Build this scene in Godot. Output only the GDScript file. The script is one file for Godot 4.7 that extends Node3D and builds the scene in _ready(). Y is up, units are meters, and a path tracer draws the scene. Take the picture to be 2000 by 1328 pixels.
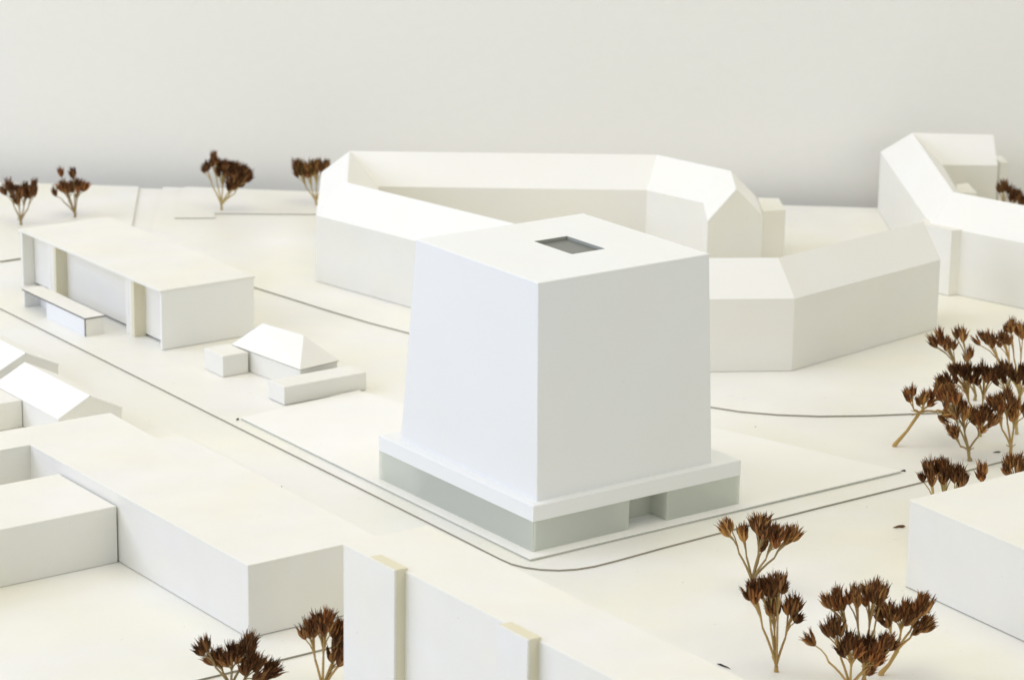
extends Node3D
# A white card city model with dried flower heads as trees, photographed on a table before a pale wall.
# All lengths below are millimetres on the model (MM turns them into metres); x runs to the right and away, z to the right and near.

const MM := 0.001
const RIGHT := Vector3(0.81, 0.0, 0.5866)
const AWAY := Vector3(0.5866, 0.0, -0.81)

var taken := {}
var rng := RandomNumberGenerator.new()
var cream: StandardMaterial3D
var card_ground: StandardMaterial3D
var white_card: StandardMaterial3D
var roof_card: StandardMaterial3D
var cut_edge: StandardMaterial3D
var foam_core: StandardMaterial3D
var frosted: StandardMaterial3D
var smoke_glass: StandardMaterial3D
var stem_mats: Array[StandardMaterial3D] = []
var head_mats: Array[StandardMaterial3D] = []
var head_meshes: Array[ArrayMesh] = []


func _ready() -> void:
	rng.seed = 71
	camera_and_light()
	materials()
	setting()
	tower()
	long_hall()
	bus_shelter()
	hip_house()
	gable_houses()
	front_complex()
	front_block()
	box_block()
	ring_building()
	far_building()
	trees()
	litter()


# ---------------------------------------------------------------- camera, light

func camera_and_light() -> void:
	var cam := Camera3D.new()
	cam.name = "camera"
	cam.transform = Transform3D(Basis(Vector3(0.80973997, 0.01425252, 0.58661576), Vector3(0.14794378, 0.96245062, -0.2275993), Vector3(-0.56783257, 0.2710824, 0.77722616)), Vector3(-0.80074858, 0.49041824, 1.07851364))
	cam.keep_aspect = Camera3D.KEEP_HEIGHT
	cam.fov = 13.2588
	cam.near = 0.05
	cam.far = 40.0
	var lens := CameraAttributesPhysical.new()
	lens.frustum_focal_length = 103.25
	lens.frustum_focus_distance = 1.43
	lens.exposure_aperture = 26.0
	cam.attributes = lens
	add_child(cam)
	cam.current = true

	var env := Environment.new()
	env.background_mode = Environment.BG_COLOR
	env.background_color = Color(0.872, 0.934, 1.000)
	env.background_energy_multiplier = 0.438
	env.tonemap_mode = Environment.TONE_MAPPER_LINEAR
	env.tonemap_exposure = 1.0
	env.sdfgi_enabled = true
	env.ssao_enabled = true
	env.ssil_enabled = true
	var we := WorldEnvironment.new()
	we.name = "environment"
	we.environment = env
	add_child(we)

	# a warm broad light overhead, two windows to the left, a weak fill from the right; the rest of the room is pale
	lamp("overhead_softbox", Vector3(0.0, 2.15, -0.1), Vector3(0.15, 0.0, -0.2), Vector2(2.2, 2.2), Color(1.000, 0.944, 0.807), 2.60)
	lamp("window_light", Vector3(-3.0, 1.3, -0.6), Vector3(0.1, 0.0, -0.2), Vector2(2.0, 1.5), Color(0.911, 0.920, 1.000), 3.58)
	lamp("far_window_light", Vector3(-2.0, 1.9, -2.2), Vector3(0.1, 0.0, -0.2), Vector2(1.6, 1.2), Color(0.830, 0.876, 1.000), 3.48)
	lamp("fill_light", Vector3(0.6, 0.9, 2.6), Vector3(0.1, 0.0, -0.2), Vector2(1.2, 1.0), Color(1.000, 0.956, 0.860), 1.01)


func lamp(called: String, from: Vector3, to: Vector3, size: Vector2, tint: Color, energy: float) -> void:
	var l := AreaLight3D.new()
	l.name = called
	l.area_size = size
	l.light_color = tint
	l.light_energy = energy
	l.area_range = 12.0
	l.area_attenuation = 2.0
	l.shadow_enabled = true
	add_child(l)
	l.look_at_from_position(from, to, Vector3.UP if absf((to - from).normalized().y) < 0.95 else Vector3.RIGHT)


# ---------------------------------------------------------------- materials

func paper_texture(seed_no: int, mottle: float, specks: int, tint: Color) -> ImageTexture:
	var n := 640
	var big := FastNoiseLite.new()
	big.seed = seed_no
	big.frequency = 0.006
	big.fractal_octaves = 4
	var fine := FastNoiseLite.new()
	fine.seed = seed_no + 9
	fine.frequency = 0.22
	var hue := FastNoiseLite.new()
	hue.seed = seed_no + 17
	hue.frequency = 0.004
	var im := Image.create(n, n, false, Image.FORMAT_RGB8)
	for y in n:
		for x in n:
			# blend across the border so that the sheet repeats without a seam
			var fx := clampf((x - n * 0.8) / (n * 0.2), 0.0, 1.0)
			var fy := clampf((y - n * 0.8) / (n * 0.2), 0.0, 1.0)
			var a := lerpf(lerpf(big.get_noise_2d(x, y), big.get_noise_2d(x - n, y), fx), lerpf(big.get_noise_2d(x, y - n), big.get_noise_2d(x - n, y - n), fx), fy)
			var h := lerpf(lerpf(hue.get_noise_2d(x, y), hue.get_noise_2d(x - n, y), fx), lerpf(hue.get_noise_2d(x, y - n), hue.get_noise_2d(x - n, y - n), fx), fy)
			var k := 1.0 - mottle * (0.5 - 0.8 * a) - 0.006 * fine.get_noise_2d(x, y)
			im.set_pixel(x, y, Color(tint.r * k, tint.g * k * (1.0 - 0.004 * h), tint.b * k * (1.0 - mottle * 2.0 * h)))
	var r := RandomNumberGenerator.new()
	r.seed = seed_no * 31 + 5
	for i in specks:
		var px := r.randi_range(4, n - 9)
		var py := r.randi_range(4, n - 9)
		var dark := r.randf_range(0.86, 0.97)
		var along := Vector2.from_angle(r.randf() * TAU)
		for j in r.randi_range(1, 5):
			var q := Vector2(px, py) + along * j
			var c := im.get_pixel(int(q.x), int(q.y))
			im.set_pixel(int(q.x), int(q.y), Color(c.r * dark, c.g * dark, c.b * dark))
	im.generate_mipmaps()
	return ImageTexture.create_from_image(im)


func card(called: String, tint: Color, seed_no: int, mottle: float, specks: int, rough: float, spec: float, per_metre: float) -> StandardMaterial3D:
	var m := StandardMaterial3D.new()
	m.resource_name = called
	m.albedo_texture = paper_texture(seed_no, mottle, specks, tint)
	m.roughness = rough
	m.metallic_specular = spec
	m.uv1_triplanar = true
	m.uv1_world_triplanar = true
	m.uv1_scale = Vector3.ONE * per_metre
	return m


func plain(called: String, tint: Color, rough := 0.7, spec := 0.3) -> StandardMaterial3D:
	var m := StandardMaterial3D.new()
	m.resource_name = called
	m.albedo_color = tint.linear_to_srgb()
	m.roughness = rough
	m.metallic_specular = spec
	return m


func materials() -> void:
	cream = card("cream_card", Color(0.945, 0.936, 0.900), 4, 0.016, 26, 0.62, 0.35, 5.3)
	card_ground = card("cream_ground_card", Color(0.955, 0.947, 0.910), 11, 0.024, 60, 0.42, 0.40, 3.1)
	roof_card = card("white_roof_card", Color(0.968, 0.962, 0.940), 37, 0.010, 8, 0.6, 0.35, 4.6)
	white_card = card("white_card", Color(0.945, 0.947, 0.940), 23, 0.004, 8, 0.6, 0.35, 4.1)
	cut_edge = plain("grey_cut_edge", Color(0.36, 0.335, 0.275), 0.85)
	foam_core = plain("cream_core_edge", Color(0.77, 0.72, 0.54), 0.8)
	frosted = plain("frosted_green_acrylic", Color(0.82, 0.85, 0.79), 0.28, 0.5)
	frosted.transparency = BaseMaterial3D.TRANSPARENCY_ALPHA
	frosted.albedo_color.a = 0.60
	frosted.backlight_enabled = true
	frosted.backlight = Color(0.85, 0.86, 0.82)
	smoke_glass = plain("grey_acrylic", Color(0.155, 0.16, 0.14), 0.3, 0.5)
	for c in [Color(0.56, 0.37, 0.14), Color(0.48, 0.32, 0.125), Color(0.36, 0.26, 0.12), Color(0.55, 0.42, 0.19)]:
		stem_mats.append(plain("dry_stem", c, 0.75))
	for c in [Color(1.0, 1.0, 1.0), Color(0.74, 0.71, 0.72), Color(0.45, 0.43, 0.46), Color(0.62, 0.80, 0.70), Color(1.45, 1.55, 1.40), Color(1.10, 0.94, 0.85)]:
		var m := plain("dry_seed_head", c, 0.8, 0.2)
		m.vertex_color_use_as_albedo = true
		head_mats.append(m)


# ---------------------------------------------------------------- nodes

func numbered(called: String) -> String:
	var k: int = taken.get(called, -1) + 1
	taken[called] = k
	return called if k == 0 else "%s_%03d" % [called, k]


func thing(called: String, label: String, category: String, group := "") -> Node3D:
	var o := Node3D.new()
	o.name = numbered(called)
	add_child(o)
	tag(o, label, category, group)
	return o


func tag(o: Node, label: String, category: String, group := "") -> void:
	o.set_meta("label", label)
	o.set_meta("category", category)
	if group != "":
		o.set_meta("group", group)


func put(called: String, st: SurfaceTool, m: Material, parent: Node3D = null) -> MeshInstance3D:
	var o := MeshInstance3D.new()
	o.name = numbered(called) if parent == null else called
	o.mesh = st.commit()
	o.material_override = m
	(self if parent == null else parent).add_child(o, true)
	return o


# ---------------------------------------------------------------- shapes (millimetres in, metres out)

func begin() -> SurfaceTool:
	var st := SurfaceTool.new()
	st.begin(Mesh.PRIMITIVE_TRIANGLES)
	return st


func tri(st: SurfaceTool, a: Vector3, b: Vector3, c: Vector3, outward: Vector3) -> void:
	var n := (b - a).cross(c - a)
	if n.length() < 1e-9:
		return
	n = n.normalized()
	var flip := n.dot(outward) > 0.0
	if not flip:
		n = -n
	for p: Vector3 in ([a, c, b] if flip else [a, b, c]):
		st.set_normal(n)
		st.add_vertex(p * MM)


func quad(st: SurfaceTool, a: Vector3, b: Vector3, c: Vector3, d: Vector3, outward: Vector3) -> void:
	tri(st, a, b, c, outward)
	tri(st, a, c, d, outward)


# a convex slab: a flat outline and the vector from its front face to its back face
func slab(st: SurfaceTool, face: Array, through: Vector3) -> void:
	var mid := Vector3.ZERO
	for p: Vector3 in face:
		mid += p
	mid = mid / face.size() + through * 0.5
	for k in range(1, face.size() - 1):
		tri(st, face[0], face[k], face[k + 1], -through)
		tri(st, face[0] + through, face[k] + through, face[k + 1] + through, through)
	for k in face.size():
		var a: Vector3 = face[k]
		var b: Vector3 = face[(k + 1) % face.size()]
		quad(st, a, b, b + through, a + through, (a + b) * 0.5 - mid + through * 0.5)


func box(st: SurfaceTool, lo: Vector3, hi: Vector3) -> void:
	slab(st, [Vector3(lo.x, hi.y, lo.z), Vector3(hi.x, hi.y, lo.z), Vector3(hi.x, hi.y, hi.z), Vector3(lo.x, hi.y, hi.z)], Vector3(0, lo.y - hi.y, 0))


func area_of(p: PackedVector2Array) -> float:
	var s := 0.0
	for k in p.size():
		s += p[k].cross(p[(k + 1) % p.size()])
	return s * 0.5


# the outline moved inwards by d, corner by corner
func inset(p: PackedVector2Array, d: float) -> PackedVector2Array:
	var side := signf(area_of(p))
	var q := PackedVector2Array()
	for k in p.size():
		var a := (p[k] - p[(k - 1 + p.size()) % p.size()]).normalized()
		var b := (p[(k + 1) % p.size()] - p[k]).normalized()
		var na := Vector2(-a.y, a.x) * side
		var nb := Vector2(-b.y, b.x) * side
		var m := (na + nb).normalized()
		q.append(p[k] + m * d / maxf(m.dot(na), 0.25))
	return q


func up(p: Vector2, y: float) -> Vector3:
	return Vector3(p.x, y, p.y)


# a flat sheet with an outline, its top edge broken by a small bevel; the rim may have its own material
func plate(called: String, outline: PackedVector2Array, y0: float, y1: float, top: Material, rim: Material, parent: Node3D = null, bevel := 0.0) -> MeshInstance3D:
	var st := begin()
	var se := begin() if rim != top else st
	var small := inset(outline, bevel) if bevel > 0.0 else outline
	var ids := Geometry2D.triangulate_polygon(small)
	for k in range(0, ids.size(), 3):
		tri(st, up(small[ids[k]], y1), up(small[ids[k + 1]], y1), up(small[ids[k + 2]], y1), Vector3.UP)
		tri(st, up(small[ids[k]], y0), up(small[ids[k + 1]], y0), up(small[ids[k + 2]], y0), Vector3.DOWN)
	var side := signf(area_of(outline))
	for k in outline.size():
		var j := (k + 1) % outline.size()
		var d := outline[j] - outline[k]
		var out := Vector3(d.y, 0, -d.x) * side
		if bevel > 0.0:
			quad(st, up(outline[k], y1 - bevel), up(outline[j], y1 - bevel), up(small[j], y1), up(small[k], y1), out.normalized() + Vector3.UP)
			quad(st, up(small[k], y0), up(small[j], y0), up(outline[j], y0), up(outline[k], y0), Vector3.DOWN)
		quad(se, up(outline[k], y0), up(outline[j], y0), up(outline[j], y1 - bevel), up(outline[k], y1 - bevel), out)
	var o := MeshInstance3D.new()
	o.name = numbered(called) if parent == null else called
	var mesh := st.commit()
	mesh.surface_set_material(0, top)
	if se != st:
		se.commit(mesh)
		mesh.surface_set_material(1, rim)
	o.mesh = mesh
	(self if parent == null else parent).add_child(o, true)
	return o


func structure(o: Node) -> void:
	o.set_meta("kind", "structure")


# one card panel per side of an outline, mitred at the corners; the top outline may differ (a taper)
func walls(parent: Node3D, low: PackedVector2Array, high: PackedVector2Array, y0: float, y1: float, thick: float, m: Material, skip := []) -> void:
	var li := inset(low, thick)
	var hi := inset(high, thick)
	var side := signf(area_of(low))
	var n := low.size()
	for k in n:
		if k in skip:
			continue
		var j := (k + 1) % n
		var foot := y0 + (rng.randf_range(-0.06, 0.28) if y0 < 0.5 else 0.0)   # cards never sit quite flush
		var st := begin()
		# the card's two upright ends are slightly worn where they meet their neighbours
		var d := (low[j] - low[k]).normalized()
		var before := (low[k] - low[(k - 1 + n) % n]).normalized()
		var after := (low[(j + 1) % n] - low[j]).normalized()
		var wk := 0.34 if before.cross(d) * side > 0.1 else 0.0
		var wj := 0.34 if d.cross(after) * side > 0.1 else 0.0
		var sk := d * wk
		var sj := -d * wj
		var mk := (d - before) * wk * 0.5
		var mj := (after - d) * wj * 0.5
		var p := [up(low[k] + sk, foot), up(low[j] + sj, foot), up(high[j] + sj, y1), up(high[k] + sk, y1), up(li[k], foot), up(li[j], foot), up(hi[j], y1), up(hi[k], y1)]
		var e := [up(low[k] + mk, foot), up(low[j] + mj, foot), up(high[j] + mj, y1), up(high[k] + mk, y1)]
		var out: Vector3 = p[0] + p[1] - p[4] - p[5]
		quad(st, p[0], p[1], p[2], p[3], out)
		quad(st, p[4], p[5], p[6], p[7], -out)
		quad(st, p[3], p[2], p[6], p[7], Vector3.UP)
		quad(st, p[0], p[1], p[5], p[4], Vector3.DOWN)
		quad(st, e[0], e[3], p[7], p[4], p[0] - p[1])
		quad(st, e[1], e[2], p[6], p[5], p[1] - p[0])
		if wk > 0.0:
			quad(st, e[0], p[0], p[3], e[3], out + p[0] - p[1])
			tri(st, e[3], p[3], p[7], Vector3.UP)
			tri(st, e[0], p[0], p[4], Vector3.DOWN)
		if wj > 0.0:
			quad(st, p[1], e[1], e[2], p[2], out + p[1] - p[0])
			tri(st, p[2], e[2], p[6], Vector3.UP)
			tri(st, p[1], e[1], p[5], Vector3.DOWN)
		put("wall", st, m, parent)


func rect(x0: float, x1: float, z0: float, z1: float) -> PackedVector2Array:
	return PackedVector2Array([Vector2(x0, z0), Vector2(x1, z0), Vector2(x1, z1), Vector2(x0, z1)])


func poly(a: Array) -> PackedVector2Array:
	var p := PackedVector2Array()
	for k in range(0, a.size(), 2):
		p.append(Vector2(a[k], a[k + 1]))
	return p


# ---------------------------------------------------------------- the setting

func setting() -> void:
	# the model's base board, cut along a slanting far edge
	structure(plate("ground", poly([-220, -1210, 1150, -64, 1150, 620, -120, 1250, -1000, 600, -1000, -700]), -22.0, -1.0, card_ground, card_ground))
	# sheets of thin card laid on it: the blocks between the streets
	structure(plate("pavement", poly([-2, -900, -3.6, -566, -5.2, -414, -6.7, -263, -7.6, -142, -8.6, -56, -9.3, -12, -8.8, -3, -6.2, 4.5, -1.5, 11.2, 5, 16.8, 13, 20.4, 23, 22, 37, 21.7, 69, 19.8, 102.5, 18.6, 173, 17, 242, 16.2, 324, 14, 620, 6,
		620, -12, 450, -30, 335, -48, 300, -65, 270, -82, 245, -98, 225, -118, 212, -150, 160, -370, 138, -520, 118, -640, 100, -671, 30, -671, 22, -900]), -0.98, 0.0, card_ground, cut_edge))
	structure(plate("pavement", poly([140, -640, 159.5, -525, 164, -491, 169, -450, 175, -411, 182.6, -376, 210, -267, 226, -200, 239.4, -152, 248.6, -134.5, 262.4, -118.5, 280, -103.5, 305, -88.5, 330, -76.5, 640, 70, 980, -160, 905, -273, 255, -816, 198, -728, 162, -672]), -0.98, 0.0, card_ground, cut_edge))
	structure(plate("pavement", poly([51, -676, 148, -675.5, 184, -733, 240, -826, 150, -902, 40, -990]), -0.98, 0.3, card_ground, cut_edge))
	structure(plate("pavement", poly([211, -721, 236, -705.6, 242.5, -718, 303, -676.6, 386, -620, 388, -696, 270, -804, 264, -804]), 0.02, 0.7, card_ground, cut_edge))
	structure(plate("pavement", poly([-700, 40, -70, 40, -70, -165, -40, -165, -34, -900, -700, -900]), -0.98, 0.0, card_ground, cut_edge))
	structure(plate("pavement", poly([-520, -67, -229, -64, -229, 39, -520, 39]), 0.02, 0.22, card_ground, card_ground))
	# the table under the board, the floor and the wall behind
	var st := begin()
	box(st, Vector3(-600, -740, -420), Vector3(420, -23, 420))
	structure(put("table", st, plain("grey_table", Color(0.25, 0.25, 0.25))))
	st = begin()
	box(st, Vector3(-4000, -780, -4000), Vector3(5000, -740, 4000))
	structure(put("floor", st, plain("dark_floor", Color(0.16, 0.155, 0.15))))
	var wall_mat := card("painted_wall", Color(0.965, 0.958, 0.93), 51, 0.012, 0, 0.9, 0.2, 0.8)
	st = begin()
	var along := Vector3(0.767, 0, 0.6415)
	var off := Vector3(0.6415, 0, -0.767)
	var mid := Vector3(412, 0, -681) + off * 25.0
	var a := mid - along * 3500.0
	var b := mid + along * 3500.0
	slab(st, [a + Vector3.DOWN * 740, b + Vector3.DOWN * 740, b + Vector3.UP * 2600, a + Vector3.UP * 2600], off * 80.0)
	structure(put("wall", st, wall_mat))


# ---------------------------------------------------------------- buildings

func tower() -> void:
	# a clear-edged site plate carries the tower
	var plinth := plate("site_plate", poly([1.6, -276.8, 0.2, 0, 247.6, -0.6, 237.8, -31.1, 229, -63, 221.7, -88.8, 212.4, -115.3, 195, -170, 100, -200, 93, -250, 86, -286]), 0.28, 1.38, roof_card, plain("pale_green_edge", Color(0.55, 0.57, 0.50), 0.3, 0.5), null, 0.25)
	tag(plinth, "thin white rectangular site plate with pale green edges under the central tower", "base plate")
	var t := thing("tower_building", "large white tapering tower block on a wider podium with a frosted glass ground floor", "building")
	t.position = Vector3(-2.3, 1.4, 3.1) * MM
	var x0 := 9.2
	var x1 := 141.6
	var z0 := -147.0
	var z1 := -10.2
	# frosted ground floor with a recessed entrance in the right-hand face
	var y0 := 0.02
	var y1 := 15.6
	glass(t, Vector2(x0, z0), Vector2(x0, z1), Vector2(1, 0), y0, y1)
	glass(t, Vector2(x0 + 1.6, z1), Vector2(69, z1), Vector2(0, -1), y0, y1)
	glass(t, Vector2(69, z1 - 1.6), Vector2(69, z1 - 13), Vector2(-1, 0), y0, y1)
	glass(t, Vector2(67.4, z1 - 13), Vector2(95.2, z1 - 13), Vector2(0, -1), y0, y1)
	glass(t, Vector2(93.6, z1 - 13), Vector2(93.6, z1 - 1.6), Vector2(1, 0), y0, y1)
	glass(t, Vector2(93.6, z1), Vector2(x1, z1), Vector2(0, -1), y0, y1)
	glass(t, Vector2(x1, z1 - 1.6), Vector2(x1, z0), Vector2(-1, 0), y0, y1)
	glass(t, Vector2(x1 - 1.6, z0), Vector2(x0 + 1.6, z0), Vector2(0, 1), y0, y1)
	var st := begin()
	box(st, Vector3(58, y0, -120), Vector3(96, y1, -66))
	put("core", st, white_card, t)
	st = begin()
	box(st, Vector3(14, y0, -128), Vector3(40, y1, -116))
	put("inner_wall", st, white_card, t)
	plate("podium", rect(x0 - 0.15, x1 + 0.15, z0 - 0.15, z1 + 0.15), y1 + 0.02, 23.8, white_card, white_card, t, 0.45)
	# the tapering shaft
	var low := rect(14.8, 126.2, -135.2, -15.0)
	var high := rect(15.2, 122.3, -122.6, -17.6)
	walls(t, low, high, 23.82, 132.9, 1.5, white_card)
	# roof with a square opening
	var y := 134.0
	var o := rect(15.1, 122.4, -122.7, -17.5)
	var h := rect(63.2, 84.6, -86.6, -54.2)
	st = begin()
	var oi := inset(o, 0.4)
	for k in 4:
		var j := (k + 1) % 4
		quad(st, up(oi[k], y), up(oi[j], y), up(h[j], y), up(h[k], y), Vector3.UP)
		quad(st, up(o[k], 132.92), up(o[j], 132.92), up(h[j], 132.92), up(h[k], 132.92), Vector3.DOWN)
		var c := (o[k] + o[j]) * 0.5 - Vector2(69, -70)
		quad(st, up(o[k], 132.92), up(o[j], 132.92), up(o[j], y - 0.4), up(o[k], y - 0.4), up(c, 0))
		quad(st, up(o[k], y - 0.4), up(o[j], y - 0.4), up(oi[j], y), up(oi[k], y), up(c.normalized(), 1))
		quad(st, up(h[k], 132.92), up(h[j], 132.92), up(h[j], y), up(h[k], y), up(-(h[k] + h[j]) * 0.5 + Vector2(73.9, -70.4), 0))
	put("roof", st, white_card, t)
	# the roof light: a grey acrylic well
	var well := thing_part("roof_light", t)
	walls(well, rect(63.22, 84.58, -86.58, -54.22), rect(63.22, 84.58, -86.58, -54.22), 132.5, 133.93, 0.35, plain("pale_grey_acrylic", Color(0.42, 0.43, 0.38), 0.5))
	st = begin()
	box(st, Vector3(62.0, 131.5, -87.8), Vector3(85.8, 132.48, -53.0))
	put("pane", st, smoke_glass, well)


func thing_part(called: String, parent: Node3D) -> Node3D:
	var o := Node3D.new()
	o.name = called
	parent.add_child(o, true)
	return o


func glass(t: Node3D, a: Vector2, b: Vector2, inward: Vector2, y0: float, y1: float) -> void:
	var st := begin()
	slab(st, [up(a, y0), up(b, y0), up(b, y1), up(a, y1)], up(inward * 1.58, 0))
	put("glass_panel", st, frosted, t)


func long_hall() -> void:
	var t := thing("long_hall", "long low flat-roofed white hall with recessed bays and projecting fins, left of the tower", "building")
	plate("roof", rect(33.2, 100.0, -612.0, -424.0), 36.4, 37.7, cream, cream, t, 0.25)
	var st := begin()
	box(st, Vector3(34.2, 0.3, -426.2), Vector3(99.2, 36.38, -424.4))
	put("end_wall", st, roof_card, t)
	st = begin()
	box(st, Vector3(34.2, 0.02, -611.4), Vector3(99.2, 36.38, -608.6))
	put("end_wall", st, cream, t)
	walls(t, rect(42.4, 98.6, -608.5, -426.3), rect(42.4, 98.6, -608.5, -426.3), 1.3, 36.36, 1.5, cream, [0, 2])
	for z in [-562.4, -459.2]:
		for k in 3:   # each fin is three cards glued side by side
			st = begin()
			box(st, Vector3(34.4 + (0.12 if k == 1 else 0.0), 0.02, z - 10.4 + k * 3.5), Vector3(42.38, 36.37, z - 10.4 + k * 3.5 + 3.46))
			put("fin", st, foam_core if k == 2 else cream, t)


func bus_shelter() -> void:
	var t := thing("shelter", "low flat-topped shelter with one open bay, standing in front of the long hall", "shelter")
	var st := begin()
	var grey := plain("grey_card_edge", Color(0.20, 0.19, 0.18), 0.85)
	plate("roof", rect(9.4, 23.4, -561.5, -476.4), 11.0, 12.0, cream, grey, t)
	box(st, Vector3(10.2, 0.02, -529.5), Vector3(22.6, 10.98, -477.8))
	put("block", st, white_card, t)
	st = begin()
	box(st, Vector3(10.2, 0.02, -477.75), Vector3(22.6, 10.98, -477.0))
	put("end_wall", st, cream, t)
	st = begin()
	box(st, Vector3(9.9, 0.02, -478.3), Vector3(10.18, 10.98, -476.9))
	put("corner_strip", st, grey, t)
	st = begin()
	box(st, Vector3(20.8, 0.02, -560.6), Vector3(22.6, 10.98, -529.6))
	put("back_wall", st, white_card, t)
	st = begin()
	box(st, Vector3(10.2, 0.02, -560.6), Vector3(20.75, 10.98, -559.4))
	put("end_wall", st, white_card, t)


func roof_slab(t: Node3D, pts: Array, m: Material, thick := 0.7) -> void:
	var st := begin()
	var n: Vector3 = (pts[1] - pts[0]).cross(pts[2] - pts[0]).normalized()
	if n.y < 0.0:
		n = -n
	slab(st, pts, -n * thick)
	put("roof", st, m, t)


func hip_house() -> void:
	var t := thing("hipped_house", "small house with a bright hipped roof and two low cube annexes, between hall and tower", "house")
	var eaves := poly([52.6, -373.0, 58.6, -305.6, 88.0, -309.2, 82.4, -376.5])
	walls(t, inset(eaves, 0.8), inset(eaves, 0.8), 0.2, 12.5, 1.0, cream)
	var a := up(eaves[0], 13.3)
	var d := up(eaves[1], 13.3)
	var c := up(eaves[2], 13.3)
	var b := up(eaves[3], 13.3)
	var r0 := Vector3(69.0, 26.0, -364.0)
	var r1 := Vector3(75.5, 25.8, -328.5)
	roof_slab(t, [d, a, r0], roof_card)
	roof_slab(t, [d, r0, r1], roof_card)
	roof_slab(t, [b, c, r1], roof_card)
	roof_slab(t, [b, r1, r0], roof_card)
	roof_slab(t, [c, d, r1], cream)
	roof_slab(t, [a, b, r0], cream)
	plate("eave_board", inset(eaves, 0.3), 12.55, 13.25, cream, cut_edge, t)
	plate("annex", rect(35.8, 52.95, -376.5, -354.6), 0.3, 12.9, cream, cream, t, 0.3)
	plate("annex", rect(36.2, 92.0, -304.0, -286.6), 0.5, 11.0, cream, cream, t, 0.3)


func gable_house(called: String, label: String, x0: float, x1: float, z0: float, z1: float, eave: float, ridge: float) -> void:
	var t := thing(called, label, "house", "gabled houses at the left edge")
	walls(t, rect(x0, x1, z0, z1), rect(x0, x1, z0, z1), 0.2, eave, 1.0, cream)
	var xm := (x0 + x1) * 0.5
	for z in [z0, z1 - 1.0]:
		var st := begin()
		slab(st, [Vector3(x0 + 0.1, eave, z), Vector3(x1 - 0.1, eave, z), Vector3(xm, ridge - 0.1, z)], Vector3(0, 0, 1.0))
		put("gable", st, cream, t)
	roof_slab(t, [Vector3(x0 - 0.4, eave - 0.15, z0 - 0.3), Vector3(x0 - 0.4, eave - 0.15, z1 + 0.3), Vector3(xm, ridge + 0.5, z1 + 0.3), Vector3(xm, ridge + 0.5, z0 - 0.3)], roof_card)
	roof_slab(t, [Vector3(x1 + 0.4, eave - 0.15, z0 - 0.3), Vector3(x1 + 0.4, eave - 0.15, z1 + 0.3), Vector3(xm, ridge + 0.5, z1 + 0.3), Vector3(xm, ridge + 0.5, z0 - 0.3)], roof_card)


func gable_houses() -> void:
	gable_house("gabled_house", "nearer small house with a white gabled roof, touching the low cream box", -105.8, -66.6, -367.0, -289.5, 15.8, 25.2)
	gable_house("gabled_house", "farther small house with a white gabled roof, half out of the picture", -97.6, -56.4, -480.0, -384.4, 15.8, 25.2)
	var t := plate("low_block", rect(-190.0, -106.3, -366.0, -332.0), 0.2, 15.6, cream, cream, null, 0.3)
	tag(t, "low flat cream box joined to the near gabled house at the left edge", "building")


func front_complex() -> void:
	var t := thing("courtyard_building", "large flat-roofed building of stepped wings around a court, filling the left foreground", "building")
	var y1 := 34.2
	var outline := poly([-330, -233.6, -106.6, -228, -108.2, -173.6, -94.4, -172.4, -96.6, 11.2, -166.0, 11.0, -166.4, -201.8, -330, -205.2])
	walls(t, outline, outline, 0.3, y1, 1.2, cream)
	plate("roof", inset(outline, -0.12), y1 + 0.02, 35.2, cream, cream, t, 0.2)
	plate("annex", rect(-330, -167.2, -169.6, -110.2), 0.25, 28.8, cream, cream, t, 0.25)


func front_block() -> void:
	var t := thing("front_block", "tall white block with cream fins, cut by the picture's bottom edge", "building")
	var outline := poly([-182.4, 115.6, -140.2, 116.0, -138.6, 430, -179.2, 430, -179.2, 150, -182.4, 150])
	walls(t, outline, outline, -0.9, 79.0, 1.2, cream)
	plate("roof", inset(outline, -0.12), 79.02, 80.0, cream, cream, t, 0.2)
	# piers standing proud of the wall, each a white face on two cream cards
	for z in [157.2, 248.2, 340.0]:
		var st := begin()
		box(st, Vector3(-184.7, -0.98, z - 19.5), Vector3(-183.7, 81.3, z))
		put("fin", st, cream, t)
		for k in 2:
			st = begin()
			box(st, Vector3(-183.66 + k * 2.82, -0.98, z - 19.4), Vector3(-180.88 + k * 2.7, 81.4 - k * 0.15, z + 0.05 - k * 0.12))
			put("fin", st, foam_core, t)


func box_block() -> void:
	var t := thing("box_block", "plain flat-roofed white box building cut by the picture's right edge, near foreground", "building")
	var p := poly([131.0, 126.0, 260, 124.0, 252, 330, 120.2, 330])
	walls(t, p, p, -0.7, 42.0, 1.2, cream)
	plate("roof", inset(p, -0.1), 42.02, 42.9, cream, cream, t, 0.2)


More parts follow.
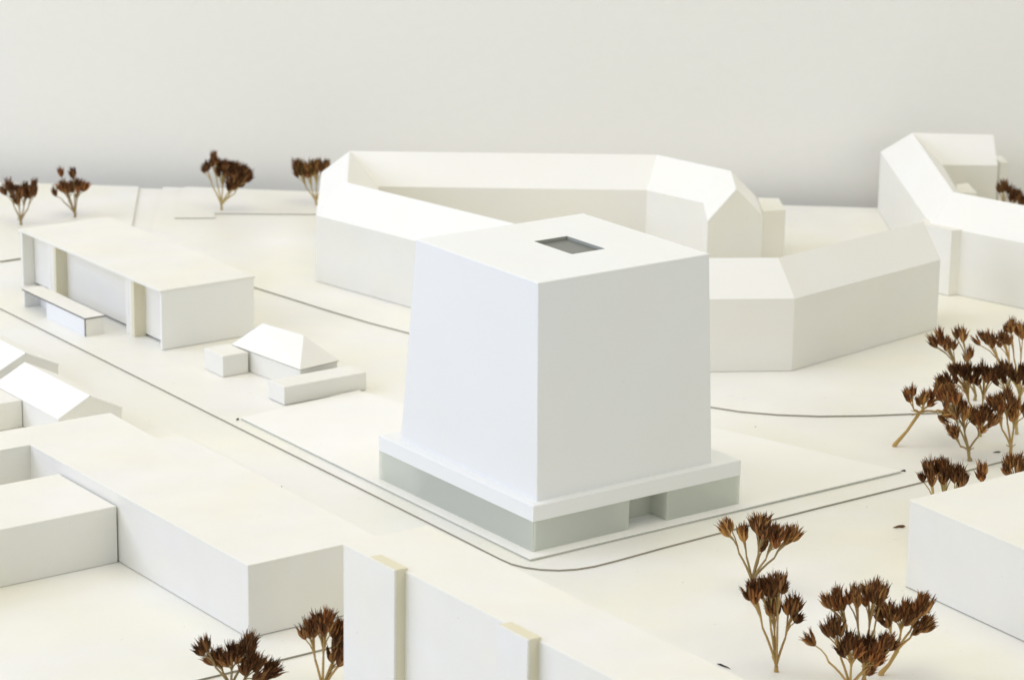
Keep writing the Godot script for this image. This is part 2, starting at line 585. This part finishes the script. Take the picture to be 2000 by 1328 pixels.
# a pitched-roof wing along stations of [outer x, outer z, inner x, inner z]
func pitched(t: Node3D, s: Array, eave: float, ridge: float, closed_ends := true) -> void:
	var outline := PackedVector2Array()
	for q in s:
		outline.append(Vector2(q[0], q[1]))
	for k in s.size():
		var q = s[s.size() - 1 - k]
		outline.append(Vector2(q[2], q[3]))
	walls(t, outline, outline, 0.25, eave, 1.0, cream)
	for k in s.size() - 1:
		var a = s[k]
		var b = s[k + 1]
		var oa := Vector3(a[0], eave, a[1])
		var ob := Vector3(b[0], eave, b[1])
		var ia := Vector3(a[2], eave, a[3])
		var ib := Vector3(b[2], eave, b[3])
		var ra := (oa + ia) * 0.5
		var rb := (ob + ib) * 0.5
		ra.y = ridge
		rb.y = ridge
		for side in [[oa, ob], [ia, ib]]:
			var st := begin()
			var e0: Vector3 = side[0]
			var e1: Vector3 = side[1]
			var n := (e1 - e0).cross(rb - e0).normalized()
			if n.y < 0.0:
				n = -n
			var d := -n * 0.6
			tri(st, e0, e1, rb, n)
			tri(st, e0, rb, ra, n)
			tri(st, e0 + d, e1 + d, rb + d, -n)
			tri(st, e0 + d, rb + d, ra + d, -n)
			quad(st, e0, e1, e1 + d, e0 + d, Vector3(n.x, 0, n.z))
			quad(st, e0, ra, ra + d, e0 + d, e0 - e1)
			quad(st, e1, rb, rb + d, e1 + d, e1 - e0)
			put("roof", st, roof_card, t)
	for k in [0, s.size() - 1]:
		var q = s[k]
		var nb = s[1] if k == 0 else s[s.size() - 2]
		var o := Vector3(q[0], eave + 0.02, q[1])
		var i := Vector3(q[2], eave + 0.02, q[3])
		var top := (o + i) * 0.5
		top.y = ridge - 0.05
		var away := Vector3(nb[0] + nb[2] - q[0] - q[2], 0, nb[1] + nb[3] - q[1] - q[3])
		var n := (i - o).cross(Vector3.UP).normalized()
		if n.dot(away) < 0.0:
			n = -n
		var st := begin()
		slab(st, [o, i, top], n * 0.9)
		put("gable", st, cream, t)


func ring_building() -> void:
	var t := thing("ring_building", "big white pitched-roof building bent round a courtyard, directly behind the tower", "building")
	pitched(t, [
		[451.5, -354.5, 410.5, -362.5], [485.5, -401.5, 441.5, -404.5], [473.5, -485.0, 433.5, -456.0],
		[275.0, -624.0, 283.5, -564.5], [201.4, -514.4, 246.8, -509.0], [248.8, -227.0, 287.0, -253.0],
		[327.0, -180.2, 335.5, -222.5], [467.6, -202.0, 474.5, -243.0]], 45.0, 65.0)
	var o := plate("small_block", poly([515.5, -433.7, 527, -424.4, 507, -394.4, 491.4, -400.6]), 0.2, 34.0, cream, cream, null, 0.3)
	tag(o, "narrow flat-topped cream block behind the right end of the ring building", "building")


func far_building() -> void:
	var t := thing("far_building", "white pitched-roof building with a bright angled roof, at the far right", "building")
	pitched(t, [
		[722.0, -418.0, 704.0, -388.0], [663.5, -468.5, 671.0, -411.0], [532.8, -279.0, 577.0, -285.0], [565.5, -132.0, 606.0, -140.0]], 43.5, 62.5)
	# the bay that stands proud of the wall below the bend
	var st := begin()
	slab(st, [Vector3(530.8, 44.2, -257.2), Vector3(540.4, 44.2, -255.0), Vector3(540.4, 44.2, -292.0), Vector3(527.0, 44.2, -285.0)], Vector3(0, -43.9, 0))
	put("bay", st, cream, t)
	var o := plate("small_block", poly([738, -426, 743, -422.5, 730, -403, 725, -406]), 0.2, 40.0, cream, cream, null, 0.3)
	tag(o, "thin cream block behind the right gable of the far building", "building")
	o = plate("small_block", poly([645, -370, 656, -369, 639, -343, 628, -352]), 0.2, 40.0, cream, cream, null, 0.3)
	tag(o, "low cream block peeping over the far building's bright ridge inside its court", "building")


# ---------------------------------------------------------------- dried flower trees

func tube(st: SurfaceTool, pts: Array, radii: Array, sides: int, tints := []) -> void:
	var rings := []
	var norms := []
	for k in pts.size():
		var a: Vector3 = pts[maxi(k - 1, 0)]
		var b: Vector3 = pts[mini(k + 1, pts.size() - 1)]
		var d := (b - a).normalized()
		var u := d.cross(Vector3(0.31, 0.2, 0.93)).normalized()
		var v := d.cross(u)
		var ring := []
		var nn := []
		for j in sides:
			var w := TAU * j / sides
			var n := u * cos(w) + v * sin(w)
			nn.append(n)
			ring.append(pts[k] + n * radii[k])
		rings.append(ring)
		norms.append(nn)
	for k in pts.size() - 1:
		for j in sides:
			var i := (j + 1) % sides
			for q in [[k, j], [k + 1, j], [k + 1, i], [k, j], [k + 1, i], [k, i]]:
				if tints.size():
					st.set_color(tints[q[0]])
				st.set_normal(norms[q[0]][q[1]])
				st.add_vertex(rings[q[0]][q[1]] * MM)


# a dry seed head: pointed pods that stand close together in a cup and curl outwards at their beaks
func make_head(seed_no: int) -> ArrayMesh:
	var r := RandomNumberGenerator.new()
	r.seed = seed_no
	var st := begin()
	var browns := [Color(0.25, 0.112, 0.042), Color(0.17, 0.074, 0.030), Color(0.42, 0.215, 0.082), Color(0.10, 0.045, 0.021)]
	var count := r.randi_range(10, 13)
	for k in count:
		var inner := k >= 7
		var turn := TAU * k / 7.0 + r.randf_range(-0.35, 0.35) + (0.5 if inner else 0.0)
		var out := Vector3(cos(turn), 0, sin(turn))
		var lean := r.randf_range(0.12, 0.24) if inner else r.randf_range(0.26, 0.60)
		var curl := r.randf_range(-0.75, 0.15)
		var long := r.randf_range(6.2, 9.4) * (1.0 if inner else 1.0)
		var fat := r.randf_range(0.58, 0.88)
		var c: Color = browns[r.randi_range(0, 3)]
		var p := Vector3(0, -0.4, 0) + out * 0.25
		var pts := [p]
		var steps := 6
		for s in steps:
			var share := (s + 0.5) / steps
			var bend := lean * (1.0 - 0.75 * share) + (curl + 0.75) * maxf(0.0, share - 0.6) * 2.1
			p += (Vector3.UP * cos(bend) + out * sin(bend)) * long / steps
			pts.append(p)
		var radii := [0.25 * fat, 0.75 * fat, 1.05 * fat, 1.0 * fat, 0.60 * fat, 0.24 * fat, 0.05]
		var tints := []
		for s in steps + 1:
			var q := s / float(steps)
			tints.append(c.lerp(Color(0.30, 0.165, 0.06), 0.6 * (1.0 - q) * (1.0 - q)))
		tube(st, pts, radii, 5, tints)
	# a few dry sepals and hairs that stick out below
	for k in 8:
		var turn := r.randf() * TAU
		var out := Vector3(cos(turn), 0, sin(turn))
		var y := r.randf_range(0.2, 4.5)
		var base := out * 0.8 + Vector3.UP * y
		var tip := base + out * r.randf_range(1.0, 2.2) + Vector3.UP * r.randf_range(0.8, 3.4)
		var c: Color = browns[r.randi_range(0, 2)]
		tube(st, [base, (base + tip) * 0.5 + Vector3.DOWN * 0.2, tip], [0.26, 0.2, 0.03], 4, [c, c, c])
	# fine dry threads between the beaks
	for k in 7:
		var turn := r.randf() * TAU
		var out := Vector3(cos(turn), 0, sin(turn))
		var base := out * r.randf_range(0.6, 1.8) + Vector3.UP * r.randf_range(3.5, 5.5)
		var tip := base + out * r.randf_range(-0.4, 1.6) + Vector3.UP * r.randf_range(2.2, 4.2)
		var c: Color = browns[r.randi_range(0, 2)]
		tube(st, [base, (base + tip) * 0.5 + out * 0.35, tip], [0.20, 0.15, 0.03], 4, [c, c, c])
	return st.commit()


func bow(a: Vector3, b: Vector3, start: Vector3, n: int) -> Array:
	# a stem that leaves a along start and ends in b
	var c := a + start * a.distance_to(b) * 0.5
	var pts := []
	for k in n + 1:
		var t := k / float(n)
		pts.append(a.lerp(c, t).lerp(c.lerp(b, t), t))
	return pts


func spread(radii_from: float, radii_to: float, n: int) -> Array:
	var r := []
	for k in n + 1:
		r.append(lerpf(radii_from, radii_to, k / float(n)))
	return r


func flower_tree(spec: Dictionary, seed_no: int) -> void:
	var r := RandomNumberGenerator.new()
	r.seed = seed_no
	var t := thing("flower_tree", spec.label, "tree", "dried flower trees")
	t.position = spec.at * MM
	var st := begin()
	var lean: Vector3 = spec.lean
	var fork := RIGHT * lean.x + Vector3.UP * lean.y + AWAY * lean.z
	if lean == Vector3.ZERO:
		fork = Vector3(r.randf_range(-0.4, 0.4), r.randf_range(2.5, 4.5), r.randf_range(-0.4, 0.4))
		tube(st, [Vector3(0, -0.1, 0), fork * 0.5, fork], [1.2, 0.95, 0.9], 7)
	else:
		var mid := fork * 0.5 + Vector3(0, -0.8, 0)
		tube(st, [Vector3(0, -0.1, 0), Vector3(0, 0.9, 0), mid, fork], [1.5, 1.3, 0.85, 1.0], 7)
	var heads := []
	for q in spec.crowns:
		var mid: Vector3 = RIGHT * q[0] + Vector3.UP * q[1] + AWAY * q[2]
		var rx: float = q[3]
		var ry: float = q[4]
		var n: int = q[5] if q[5] < 3 else int(q[5] * 1.3)
		# the crown's hub, where its stems part; seed heads are about 6.5 mm tall and end at the crown's top
		var floor_y: float = mid.y - ry
		var hub := fork.lerp(Vector3(mid.x, floor_y - 2.0, mid.z), 0.60)
		hub.y = lerpf(fork.y, floor_y, 0.55)
		if mid.y - fork.y < 12.0:
			hub.y = fork.y + maxf(0.5, (floor_y - fork.y) * 0.3)
		var go := (hub - fork).normalized()
		tube(st, bow(fork, hub, (go + Vector3.UP * 0.35).normalized(), 4), spread(0.62, 0.50, 4), 6)
		for k in n:
			var w := TAU * (k * 0.618 + r.randf() * 0.15)
			var far := sqrt((k + 0.5) / n) if n > 1 else 0.0
			var place := mid + RIGHT * cos(w) * far * rx + AWAY * sin(w) * far * (rx + 2.0)
			place.y += ry * (0.75 - 0.9 * far * far) - 4.0 + r.randf_range(-0.28, 0.28) * ry
			var dir := (place - hub).normalized()
			dir = (dir + Vector3.UP * 0.55 + RIGHT * r.randf_range(-0.36, 0.36) + AWAY * r.randf_range(-0.36, 0.36)).normalized()
			if place.distance_to(hub) > 1.0:
				tube(st, bow(hub, place, go * 0.4 + Vector3.UP * 0.6, 3), spread(0.40, 0.30, 3), 5)
			heads.append([place, dir])
	# a stub or two of broken side stems
	for k in 2:
		var a := fork * r.randf_range(0.6, 1.0) + Vector3.UP * r.randf_range(1.0, 5.0)
		tube(st, [fork, a + RIGHT * r.randf_range(-3.0, 3.0) + AWAY * r.randf_range(-2.0, 2.0)], [0.4, 0.2], 5)
	put("stem", st, stem_mats[r.randi_range(0, 3)], t)
	for h in heads:
		var o := MeshInstance3D.new()
		o.name = "seed_head"
		o.mesh = head_meshes[r.randi_range(0, head_meshes.size() - 1)]
		var pool: Array = [[0, 4, 0, 1, 5, 0], [1, 0, 2, 1, 5], [2, 1, 2, 1], [3, 3, 1, 4]][spec.tone]
		var tone: int = pool[r.randi_range(0, pool.size() - 1)]
		o.material_override = head_mats[tone]
		var d: Vector3 = h[1]
		var side := d.cross(Vector3(0.4, 0.1, 0.9)).normalized()
		var b := Basis(side, d, side.cross(d)).rotated(d, r.randf() * TAU)
		var size := r.randf_range(0.80, 1.08)
		o.transform = Transform3D(b * Basis.from_scale(Vector3(r.randf_range(0.85, 1.15), r.randf_range(0.9, 1.15), r.randf_range(0.85, 1.15)) * size), (h[0] as Vector3) * MM)
		t.add_child(o, true)


func trees() -> void:
	for k in 7:
		head_meshes.append(make_head(300 + k))
	var specs := [
		{at = Vector3(376.5, 0, -75.9), lean = Vector3.ZERO, crowns = [[-20.4, 36.4, -4.1, 5.9, 4.5, 7], [-10.1, 39.8, -2.6, 3.3, 3.6, 3], [-4.7, 27.5, 3, 3, 2.4, 2]], tone = 0, label = "small open brown flower tree at the grove's back, beside the ring building's grey end"},
		{at = Vector3(401.4, 0, -64.5), lean = Vector3.ZERO, crowns = [[-20.4, 35.4, 0.8, 5.4, 4.2, 6], [-11.8, 36.9, -4.1, 4.2, 3.6, 5], [-7.8, 43.7, -0.7, 3, 2.4, 3], [-1, 40.6, -0.2, 3, 3, 3]], tone = 0, label = "tall brown flower tree at the grove's back, cut by the picture's right edge"},
		{at = Vector3(329.8, 0, -24.5), lean = Vector3.ZERO, crowns = [[-12.6, 38, -3.4, 6.9, 4.3, 10], [-19.9, 29.4, 2.3, 3.4, 3.4, 4], [0.1, 37.5, -3.9, 5.7, 4, 8]], tone = 2, label = "dark brown flower tree in the grove's middle row, right behind the leaning one"},
		{at = Vector3(349.9, 0, -15.8), lean = Vector3.ZERO, crowns = [[-9.5, 35.4, -1.1, 6.3, 4.3, 9], [1.1, 33.7, 0.2, 5.7, 4, 7]], tone = 2, label = "dark brown flower tree in the grove's middle row, at the picture's right edge"},
		{at = Vector3(276.7, 0, -37.1), lean = Vector3(13.3, 18.7, 3.1), crowns = [[7.4, 30.4, -0.7, 2.8, 3.9, 3], [15.1, 27.1, 0.9, 2.8, 3.9, 4], [24.1, 31.2, 2.4, 5.6, 3.4, 6], [27.8, 20.2, 4.6, 3.9, 2.8, 4]], tone = 0, label = "brown flower tree with a bare stem leaning right, leftmost of the right-hand grove"},
		{at = Vector3(293.5, 0, 4.4), lean = Vector3(-1, 6, -0.4), crowns = [[-12.6, 36.8, -2.2, 6.1, 4.5, 8], [-5, 27.7, 1.5, 5.6, 5, 8], [7.3, 23.4, 2, 6.1, 3.9, 8], [-8.8, 17.4, -2.1, 2.5, 2.8, 3]], tone = 0, label = "bushy brown flower tree with a forked dark foot, at the grove's front"},
		{at = Vector3(320.7, 0, 8.3), lean = Vector3.ZERO, crowns = [[-10.1, 28.4, -5, 5.6, 3.9, 8], [2.1, 24.1, 4.7, 5.6, 4.5, 8], [-5.1, 33.3, -2, 3.9, 2.8, 4]], tone = 0, label = "reddish brown flower tree right of the one with the forked dark foot"},
		{at = Vector3(193.6, -1, 89), lean = Vector3.ZERO, crowns = [[-10.6, 35.3, -1.9, 3.9, 4.6, 6], [-2.2, 36, 3.9, 4.6, 5.1, 8], [5.2, 33.9, 0.9, 3.9, 4.1, 6]], tone = 1, label = "wide row of brown seed heads showing over the box block's left end"},
		{at = Vector3(212.4, -1, 97.9), lean = Vector3.ZERO, crowns = [[-3.3, 34.7, -0.3, 2.3, 3.1, 3]], tone = 0, label = "single small brown seed head peeping over the plain box block"},
		{at = Vector3(233.2, -1, 100.6), lean = Vector3.ZERO, crowns = [[-3, 35.8, 2.7, 4.7, 3.6, 8]], tone = 0, label = "round brown crown showing over the box block at the picture's right edge"},
		{at = Vector3(68, -1, 87.2), lean = Vector3.ZERO, crowns = [[-11.8, 33, -4.7, 2.7, 2, 3], [-5.2, 27.7, 2.1, 2.2, 2.4, 3], [3.6, 31.5, -1.3, 3.9, 3.9, 8], [9.5, 28.8, -4.1, 3.2, 3.4, 6], [16.9, 27.6, 1.6, 2.4, 2.9, 4], [4.4, 21.8, 4.3, 2.9, 1.7, 3]], tone = 0, label = "flower tree with a flat wide open crown, alone before the tower's right side"},
		{at = Vector3(8.9, -1, 172.9), lean = Vector3.ZERO, crowns = [[-11.7, 39.6, -2.9, 2.7, 2.7, 6], [-5.2, 38.6, 1.3, 3.6, 3.6, 9], [-0.7, 41.8, -2, 2, 3.6, 5], [5.9, 29.2, 2.4, 2.5, 3.2, 6], [-2.1, 30.6, 2.2, 2, 2.7, 4]], tone = 1, label = "narrow brown flower tree on two pale stems, standing in front of the flat-crowned one"},
		{at = Vector3(45.2, -1, 201.7), lean = Vector3(6.8, 11.3, 1.1), crowns = [[1.1, 30.1, -2.8, 3.2, 3.6, 6], [8.8, 27.9, 3.3, 3.2, 3.6, 7], [15.6, 31.8, 1.6, 2.7, 4.1, 8], [15.6, 23.7, 1.8, 3.2, 2.3, 5]], tone = 0, label = "flower tree with a leaning forked stem, nearest the plain box block"},
		{at = Vector3(31.9, -1, 204.9), lean = Vector3(0.1, 8.3, 0.3), crowns = [[-13.3, 37.7, 3.2, 3.6, 3.1, 7], [-6, 41.4, -0.7, 3.1, 3.1, 6], [2.2, 41.5, 2.6, 3.6, 3.1, 8], [6.2, 39.9, 3.8, 1.8, 2.2, 2]], tone = 0, label = "flower tree with a high arched crown on thin stems, behind the low dark one"},
		{at = Vector3(18.8, -1, 210), lean = Vector3.ZERO, crowns = [[-16.7, 27.1, -4, 1.1, 1.1, 1], [-7.1, 28.8, 3.5, 3.1, 2.7, 5], [-0, 22.6, -1.1, 4, 3.6, 9], [8.4, 20.5, -0.2, 4, 4, 10], [13.9, 25.5, -3.5, 2.7, 2.7, 4], [8.5, 12.9, 2, 2.7, 1.8, 3]], tone = 1, label = "low dark bushy flower tree at the bottom edge, right of the two-stemmed one"},
		{at = Vector3(-205.7, -1, 62.2), lean = Vector3.ZERO, crowns = [[-10.5, 23.8, -2.1, 1.8, 2.2, 3], [-5.7, 16.9, 3.7, 2.2, 2.2, 4], [0.9, 19.8, -2.2, 2.4, 2.2, 5], [7.2, 23, 0.6, 2.6, 2.6, 6], [8.4, 15.2, -1, 3.1, 3.1, 6], [14.8, 12.1, 1.1, 2.2, 2.6, 5]], tone = 2, label = "dark knobbly flower tree at the bottom edge before the courtyard's corner"},
		{at = Vector3(-173.2, -1, 84.1), lean = Vector3.ZERO, crowns = [[-4.7, 32.3, -3, 2.7, 2.7, 5], [1.2, 35.2, -3.2, 3.5, 3.1, 9], [7, 28.7, 2.5, 3.1, 4, 9], [5.9, 19.2, 2.5, 2.7, 3.1, 6], [13.2, 28.3, 0.7, 3.1, 3.5, 5]], tone = 1, label = "dense flower tree half hidden behind the tall block with cream fins"},
		{at = Vector3(109.5, 0, -762), lean = Vector3.ZERO, crowns = [[-7.9, 25.8, 4.2, 3.3, 5.1, 5], [-0.6, 23.1, -2.9, 4, 5.8, 6], [3.1, 24.6, 3.5, 3.6, 6.6, 6], [9.3, 26.2, -3.3, 1.8, 5.8, 4]], tone = 2, label = "dark upright flower tree at the far left behind the long hall"},
		{at = Vector3(152.6, 0, -762.6), lean = Vector3.ZERO, crowns = [[-9.7, 32.7, 4.6, 1.1, 1.1, 1], [-0.1, 32.5, 1.2, 1.1, 2.6, 2], [-6.2, 21.9, 1.1, 4.8, 4.1, 7], [1.7, 22, 4.7, 4.4, 4.1, 7], [-13.5, 18.4, 2.9, 1.1, 0.7, 1]], tone = 1, label = "small ragged flower tree behind the long hall's roof, second from the left"},
		{at = Vector3(252.1, 0, -724.1), lean = Vector3.ZERO, crowns = [[-11, 32, 2.9, 2.6, 2.6, 3], [-4.3, 39, -4.5, 2.2, 4.9, 5], [1.6, 31.6, -1.3, 4.9, 6.7, 12], [9.3, 30.4, -4.2, 4.9, 6.7, 12], [16.2, 27.6, -3.1, 3.7, 6.7, 12], [9.1, 21.4, -2.9, 5.2, 3.7, 8]], tone = 2, label = "largest and darkest flower tree at the table's far edge, leaning right, standing alone"},
		{at = Vector3(319.3, 0, -700.9), lean = Vector3.ZERO, crowns = [[-12.5, 26.8, 3.6, 3.8, 6.4, 8], [-5.3, 26.6, -3.7, 3.4, 6.8, 6], [0.2, 28.9, -2, 4.5, 6.4, 8], [6.1, 28.6, -0.1, 1.9, 5.3, 4]], tone = 3, label = "olive brown flower tree half hidden by the left corner of the big ring building"},
		{at = Vector3(682, 0, -357), lean = Vector3.ZERO, crowns = [[-1, 34.3, 3.5, 3.7, 3.3, 5], [6.8, 29.6, 4.7, 4.4, 2.9, 6], [14.1, 27.3, 2.1, 3.7, 2.2, 4]], tone = 2, label = "dark flower tree peeping over the bright roof at the far right"},
	]
	for k in specs.size():
		flower_tree(specs[k], 900 + k * 7)


func litter() -> void:
	var brown := plain("brown_husk", Color(0.16, 0.08, 0.03), 0.8)
	var black := plain("black_scrap", Color(0.035, 0.032, 0.028), 0.8)
	var rows := [
		[Vector3(187.6, -1, 61.5), 7.5, 1.0, 0.35, brown, "brown fallen husk lying on the card left of the plain box block", "husk"],
		[Vector3(-7.0, -1, 155.5), 8.0, 0.62, 2.35, black, "thin black scrap lying beside the long front roof, bottom right of centre", "scrap"],
		[Vector3(316.3, 0, 2.1), 5.0, 0.55, 0.3, black, "small dark scrap on the road edge by the front-row flower trees", "scrap"],
		[Vector3(236.7, -1, -108.5), 1.8, 0.5, 0.9, black, "tiny dark crumb on the street between tower and ring building", "crumb"],
		[Vector3(-0.4, 0, -277.6), 2.2, 0.8, 0.9, plain("grey_scrap", Color(0.12, 0.11, 0.10), 0.8), "tiny grey crumb at the left-hand corner of the site plate", "crumb"],
		[Vector3(250.4, 0, -2.2), 3.2, 0.7, 0.2, black, "tiny dark crumb at the right-hand corner of the site plate", "crumb"],
	]
	for q in rows:
		var st := begin()
		var dir := RIGHT * cos(q[3]) + AWAY * sin(q[3])
		var side := dir.cross(Vector3.UP)
		var half: Vector3 = dir * q[1] * 0.5
		var w: float = q[2]
		tube(st, [-half + Vector3.UP * w * 0.4, -half * 0.55 + Vector3.UP * w * 0.7 + side * w * 0.4, Vector3.UP * w * 0.8, half * 0.5 + Vector3.UP * w * 0.75 + side * w * 0.5, half + Vector3.UP * w * 0.5], [0.04, w * 0.45, w * 0.6, w * 0.75, 0.08], 6)
		var o := put("fallen_" + q[6], st, q[4])
		o.position = q[0] * MM
		tag(o, q[5], q[6])
